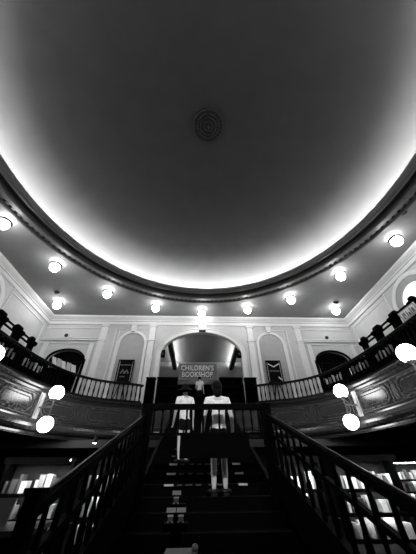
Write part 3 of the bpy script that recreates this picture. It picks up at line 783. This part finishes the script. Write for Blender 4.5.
# ------------------------------------------------------------------ people
def skin(name, verts, edges, radii, m, parent, root=0, sub=2):
    me = bpy.data.meshes.new(name); me.from_pydata([tuple(v) for v in verts], edges, [])
    o = bpy.data.objects.new(name, me); COL.objects.link(o)
    md = o.modifiers.new('Skin', 'SKIN'); md.use_smooth_shade = True
    for i, r in enumerate(radii):
        r = r if isinstance(r, tuple) else (r, r)
        me.skin_vertices[0].data[i].radius = r
    me.skin_vertices[0].data[root].use_root = True
    if sub: s = o.modifiers.new('Sub', 'SUBSURF'); s.levels = sub; s.render_levels = sub
    dg = bpy.context.evaluated_depsgraph_get(); m2 = bpy.data.meshes.new_from_object(o.evaluated_get(dg))
    bpy.data.objects.remove(o); m2.materials.clear(); m2.materials.append(m)
    q = bpy.data.objects.new(name, m2); COL.objects.link(q); q.parent = parent
    return q
def person(label, loc, rz, H, feet, knees, hands, elbows, short=True, hat=False, slim=.9, shirt_len=.47, tote=False, longhair=False):
    # local frame: faces +Y, right hand side +X; sizes scaled by H (1.0 = body height)
    t = thing('person', label, 'person', loc, rz)
    k = H; V = []; E = []; R = []
    def v(p, r): V.append(Vector(p)*k); R.append(tuple(x*k for x in r) if isinstance(r, tuple) else r*k); return len(V)-1
    def e(*ids):
        for a, b in zip(ids, ids[1:]): E.append((a, b))
    w = slim
    pel = v((0, 0, .52), (.085*w, .06)); wst = v((0, .005, .61), (.072*w, .055)); ch = v((0, 0, .72), (.088*w, .062)); sh = v((0, -.005, .80), (.07*w, .05))
    nk = v((0, 0, .85), .032); hb = v((0, .008, .885), (.038, .044)); hm = v((0, .012, .93), (.046, .056)); ht = v((0, .008, .968), (.036, .044))
    e(pel, wst, ch, sh, nk, hb, hm, ht)
    for q in (-1, 1):
        i = (q+1)//2
        S0 = v((q*.105*w/.9, 0, .795), .034); el = v(elbows[i], .024); wr = v(hands[i], .017)
        e(sh, S0, el, wr)
        dirv = (Vector(hands[i])-Vector(elbows[i])).normalized(); side = Vector((0, 1, 0)) - dirv*dirv.y; side.normalize(); nrm = dirv.cross(side)
        palm = v(Vector(hands[i])+dirv*.028, (.018, .012)); e(wr, palm)
        for f, (o_, L) in enumerate(((.013, .038), (.0045, .043), (-.0045, .040), (-.013, .032))):
            b0 = v(Vector(hands[i])+dirv*.05+side*o_, .0055); b1 = v(Vector(hands[i])+dirv*(.05+L*.55)+side*o_*1.1+nrm*q*.004, .005); b2 = v(Vector(hands[i])+dirv*(.05+L*.95)+side*o_*1.1+nrm*q*.013, .0042)
            e(palm, b0, b1, b2)
        t0 = v(Vector(hands[i])+dirv*.03+side*.022, .0065); t1 = v(Vector(hands[i])+dirv*.055+side*.03, .005); e(palm, t0, t1)
        hp = v((q*.05, 0, .49), (.056*w, .056)); kn = v(knees[i], .034); cf = v((Vector(knees[i])*.62+Vector(feet[i])*.38), .033)
        an = v(Vector(feet[i])+Vector((0, 0, .045)), .02); to = v(Vector(feet[i])+Vector((q*.01, .09, .016)), (.022, .015))
        e(pel, hp, kn, cf, an, to)
    skin('body', V, E, R, M['skin'], t, pel)
    # face: nose, ears, eyes, mouth
    mb = MB().tube(Vector((0, .066, .925))*k, Vector((0, .076, .908))*k, .006*k, .011*k, 8); mb.build('nose', M['skin'], t)
    for q in (-1, 1):
        MB().lathe([(.001, -.006*k), (.016*k, -.004*k), (.018*k, .002*k), (.001, .004*k)], Vector((q*.05, .005, .922))*k, 10, 'X').build('ear', M['skin'], t)
        MB().ball(Vector((q*.018, .06, .932))*k, .007*k, 8, 6).build('eye', M['hair'], t)
    MB().box(Vector((0, .060, .893))*k, (.026*k, .01*k, .005*k)).build('mouth', M['cloth'], t)
    # hair: a cap open at the face
    mb = MB(); n, m_ = 20, 10; vs = []; fs = []
    for a in range(m_+1):
        th = pi*a/m_*.72
        for b in range(n):
            ph = 2*pi*b/n; front = max(0, sin(ph)); th2 = th*(1-.42*front)
            vs.append(Vector((.062*sin(th2)*cos(ph), .000+.073*sin(th2)*sin(ph), .934+.072*cos(th2)))*k)
    for a in range(m_):
        for b in range(n): fs.append((a*n+b, a*n+(b+1) % n, (a+1)*n+(b+1) % n, (a+1)*n+b))
    mb.add(vs, fs, True)
    if longhair: mb.lathe([(.001*k, .93*k), (.046*k, .92*k), (.05*k, .88*k), (.04*k, .84*k), (.001, .80*k)], (0, -.04*k, 0), 14, 'Z', (1.0, .5))
    mb.build('hair', M['hair'], t)
    # shirt
    V = []; E = []; R = []
    a0 = v((0, .0, shirt_len), (.094*w+.012, .072)); a1 = v((0, .005, .60), (.080*w+.012, .066)); a2 = v((0, 0, .72), (.094*w+.01, .07)); a3 = v((0, -.004, .80), (.076*w+.01, .056)); a4 = v((0, 0, .838), .040)
    e(a0, a1, a2, a3, a4)
    for q in (-1, 1):
        i = (q+1)//2
        s0 = v((q*.107*w/.9, 0, .797), .043); s1 = v(Vector((q*.105*w/.9, 0, .795))*.35+Vector(elbows[i])*.65, .038); e(a3, s0, s1)
    skin('shirt', V, E, R, M['shirt'], t, a1)
    # trousers or shorts
    V = []; E = []; R = []
    p0 = v((0, 0, .56), (.088*w, .066)); p1 = v((0, 0, .50), (.096*w, .07)); e(p0, p1)
    for q in (-1, 1):
        i = (q+1)//2; hp = v((q*.052, 0, .46), (.058*w+.008, .062))
        if short: kk = v(Vector((q*.05, 0, .49))*.3+Vector(knees[i])*.7+Vector((0, 0, .02)), .053); e(p1, hp, kk)
        else: kk = v(knees[i], .044); an = v(Vector(feet[i])+Vector((0, 0, .06)), .034); e(p1, hp, kk, an)
    skin('shorts' if short else 'trousers', V, E, R, M['cloth'], t, p1)
    for q in (-1, 1):
        i = (q+1)//2; f = Vector(feet[i])
        MB().ball((f.x*k, (f.y+.035)*k, .030*k+f.z*k), .062*k, 14, 8, .42).box((f.x*k, (f.y+.035)*k, .010*k+f.z*k), (.055*k, .15*k, .02*k)).build('shoe', M['shoe'], t)
    if hat:
        MB().lathe([(.001, 1.012*k), (.05*k, 1.008*k), (.062*k, .98*k), (.066*k, .955*k), (.105*k, .935*k), (.150*k, .905*k), (.154*k, .900*k), (.105*k, .928*k), (.062*k, .945*k)], n=22).build('sun_hat', M['hat'], t)
    return t
def tread(D): k = int((D-2.2)/RUN); return FL+Z0+k*RISE
D = 5.32
person('person in white T-shirt and black shorts standing on the stairs, back to viewer', (.40, D, tread(D)), .05, 1.80,
       ((-.055, -.01, 0), (.055, .0, 0)), ((-.052, .01, .27), (.052, .015, .27)),
       ((-.16, .06, .49), (.16, .05, .49)), ((-.15, -.02, .63), (.15, -.02, .63)), True, False, .92, .45, longhair=True)
D = 6.15
person('shorter person in a dark sun hat and white top on the stairs', (-.29, D, tread(D)), .3, 1.50,
       ((-.05, .0, 0), (.05, .0, 0)), ((-.05, .015, .27), (.05, .01, .27)),
       ((-.14, .08, .50), (.15, .03, .48)), ((-.14, -.02, .63), (.145, -.02, .63)), True, True, .88, .46)
person('person in a white shirt and dark trousers standing at the head of the stairs', (.10, 15.0, GF), -.4, 1.64,
       ((-.05, .0, 0), (.05, .0, 0)), ((-.05, .012, .27), (.05, .01, .27)),
       ((-.13, .14, .58), (.15, .02, .48)), ((-.14, -.01, .63), (.145, -.02, .63)), False, False, .9, .50)
# ------------------------------------------------------------------ world, camera, colour
w = bpy.data.worlds.new('World'); S.world = w; w.use_nodes = True
w.node_tree.nodes['Background'].inputs['Color'].default_value = (0, 0, 0, 1)
w.node_tree.nodes['Background'].inputs['Strength'].default_value = 0
cam = bpy.data.cameras.new('camera'); co = bpy.data.objects.new('camera', cam); COL.objects.link(co); S.camera = co
f, pit, yaw, rol = 238.5, radians(40.2), radians(2.6), radians(-.67)
F = Vector((sin(yaw)*cos(pit), cos(yaw)*cos(pit), sin(pit))); Rr = Vector((cos(yaw), -sin(yaw), 0)); U = Rr.cross(F)
R2 = Rr*cos(rol)+U*sin(rol); U2 = -Rr*sin(rol)+U*cos(rol)
co.matrix_world = Matrix(((R2.x, U2.x, -F.x, 0), (R2.y, U2.y, -F.y, 0), (R2.z, U2.z, -F.z, 0), (0, 0, 0, 1)))
cam.sensor_fit = 'HORIZONTAL'; cam.sensor_width = 36; cam.lens = f/416*36; cam.clip_start = .05; cam.clip_end = 200
S.view_settings.view_transform = 'Standard'; S.view_settings.look = 'None'; S.view_settings.gamma = 1; S.view_settings.exposure = 0
S.view_settings.use_curve_mapping = False
S.cycles.use_denoising = True
S.cycles.max_bounces = 6; S.cycles.diffuse_bounces = 4; S.cycles.sample_clamp_indirect = 4
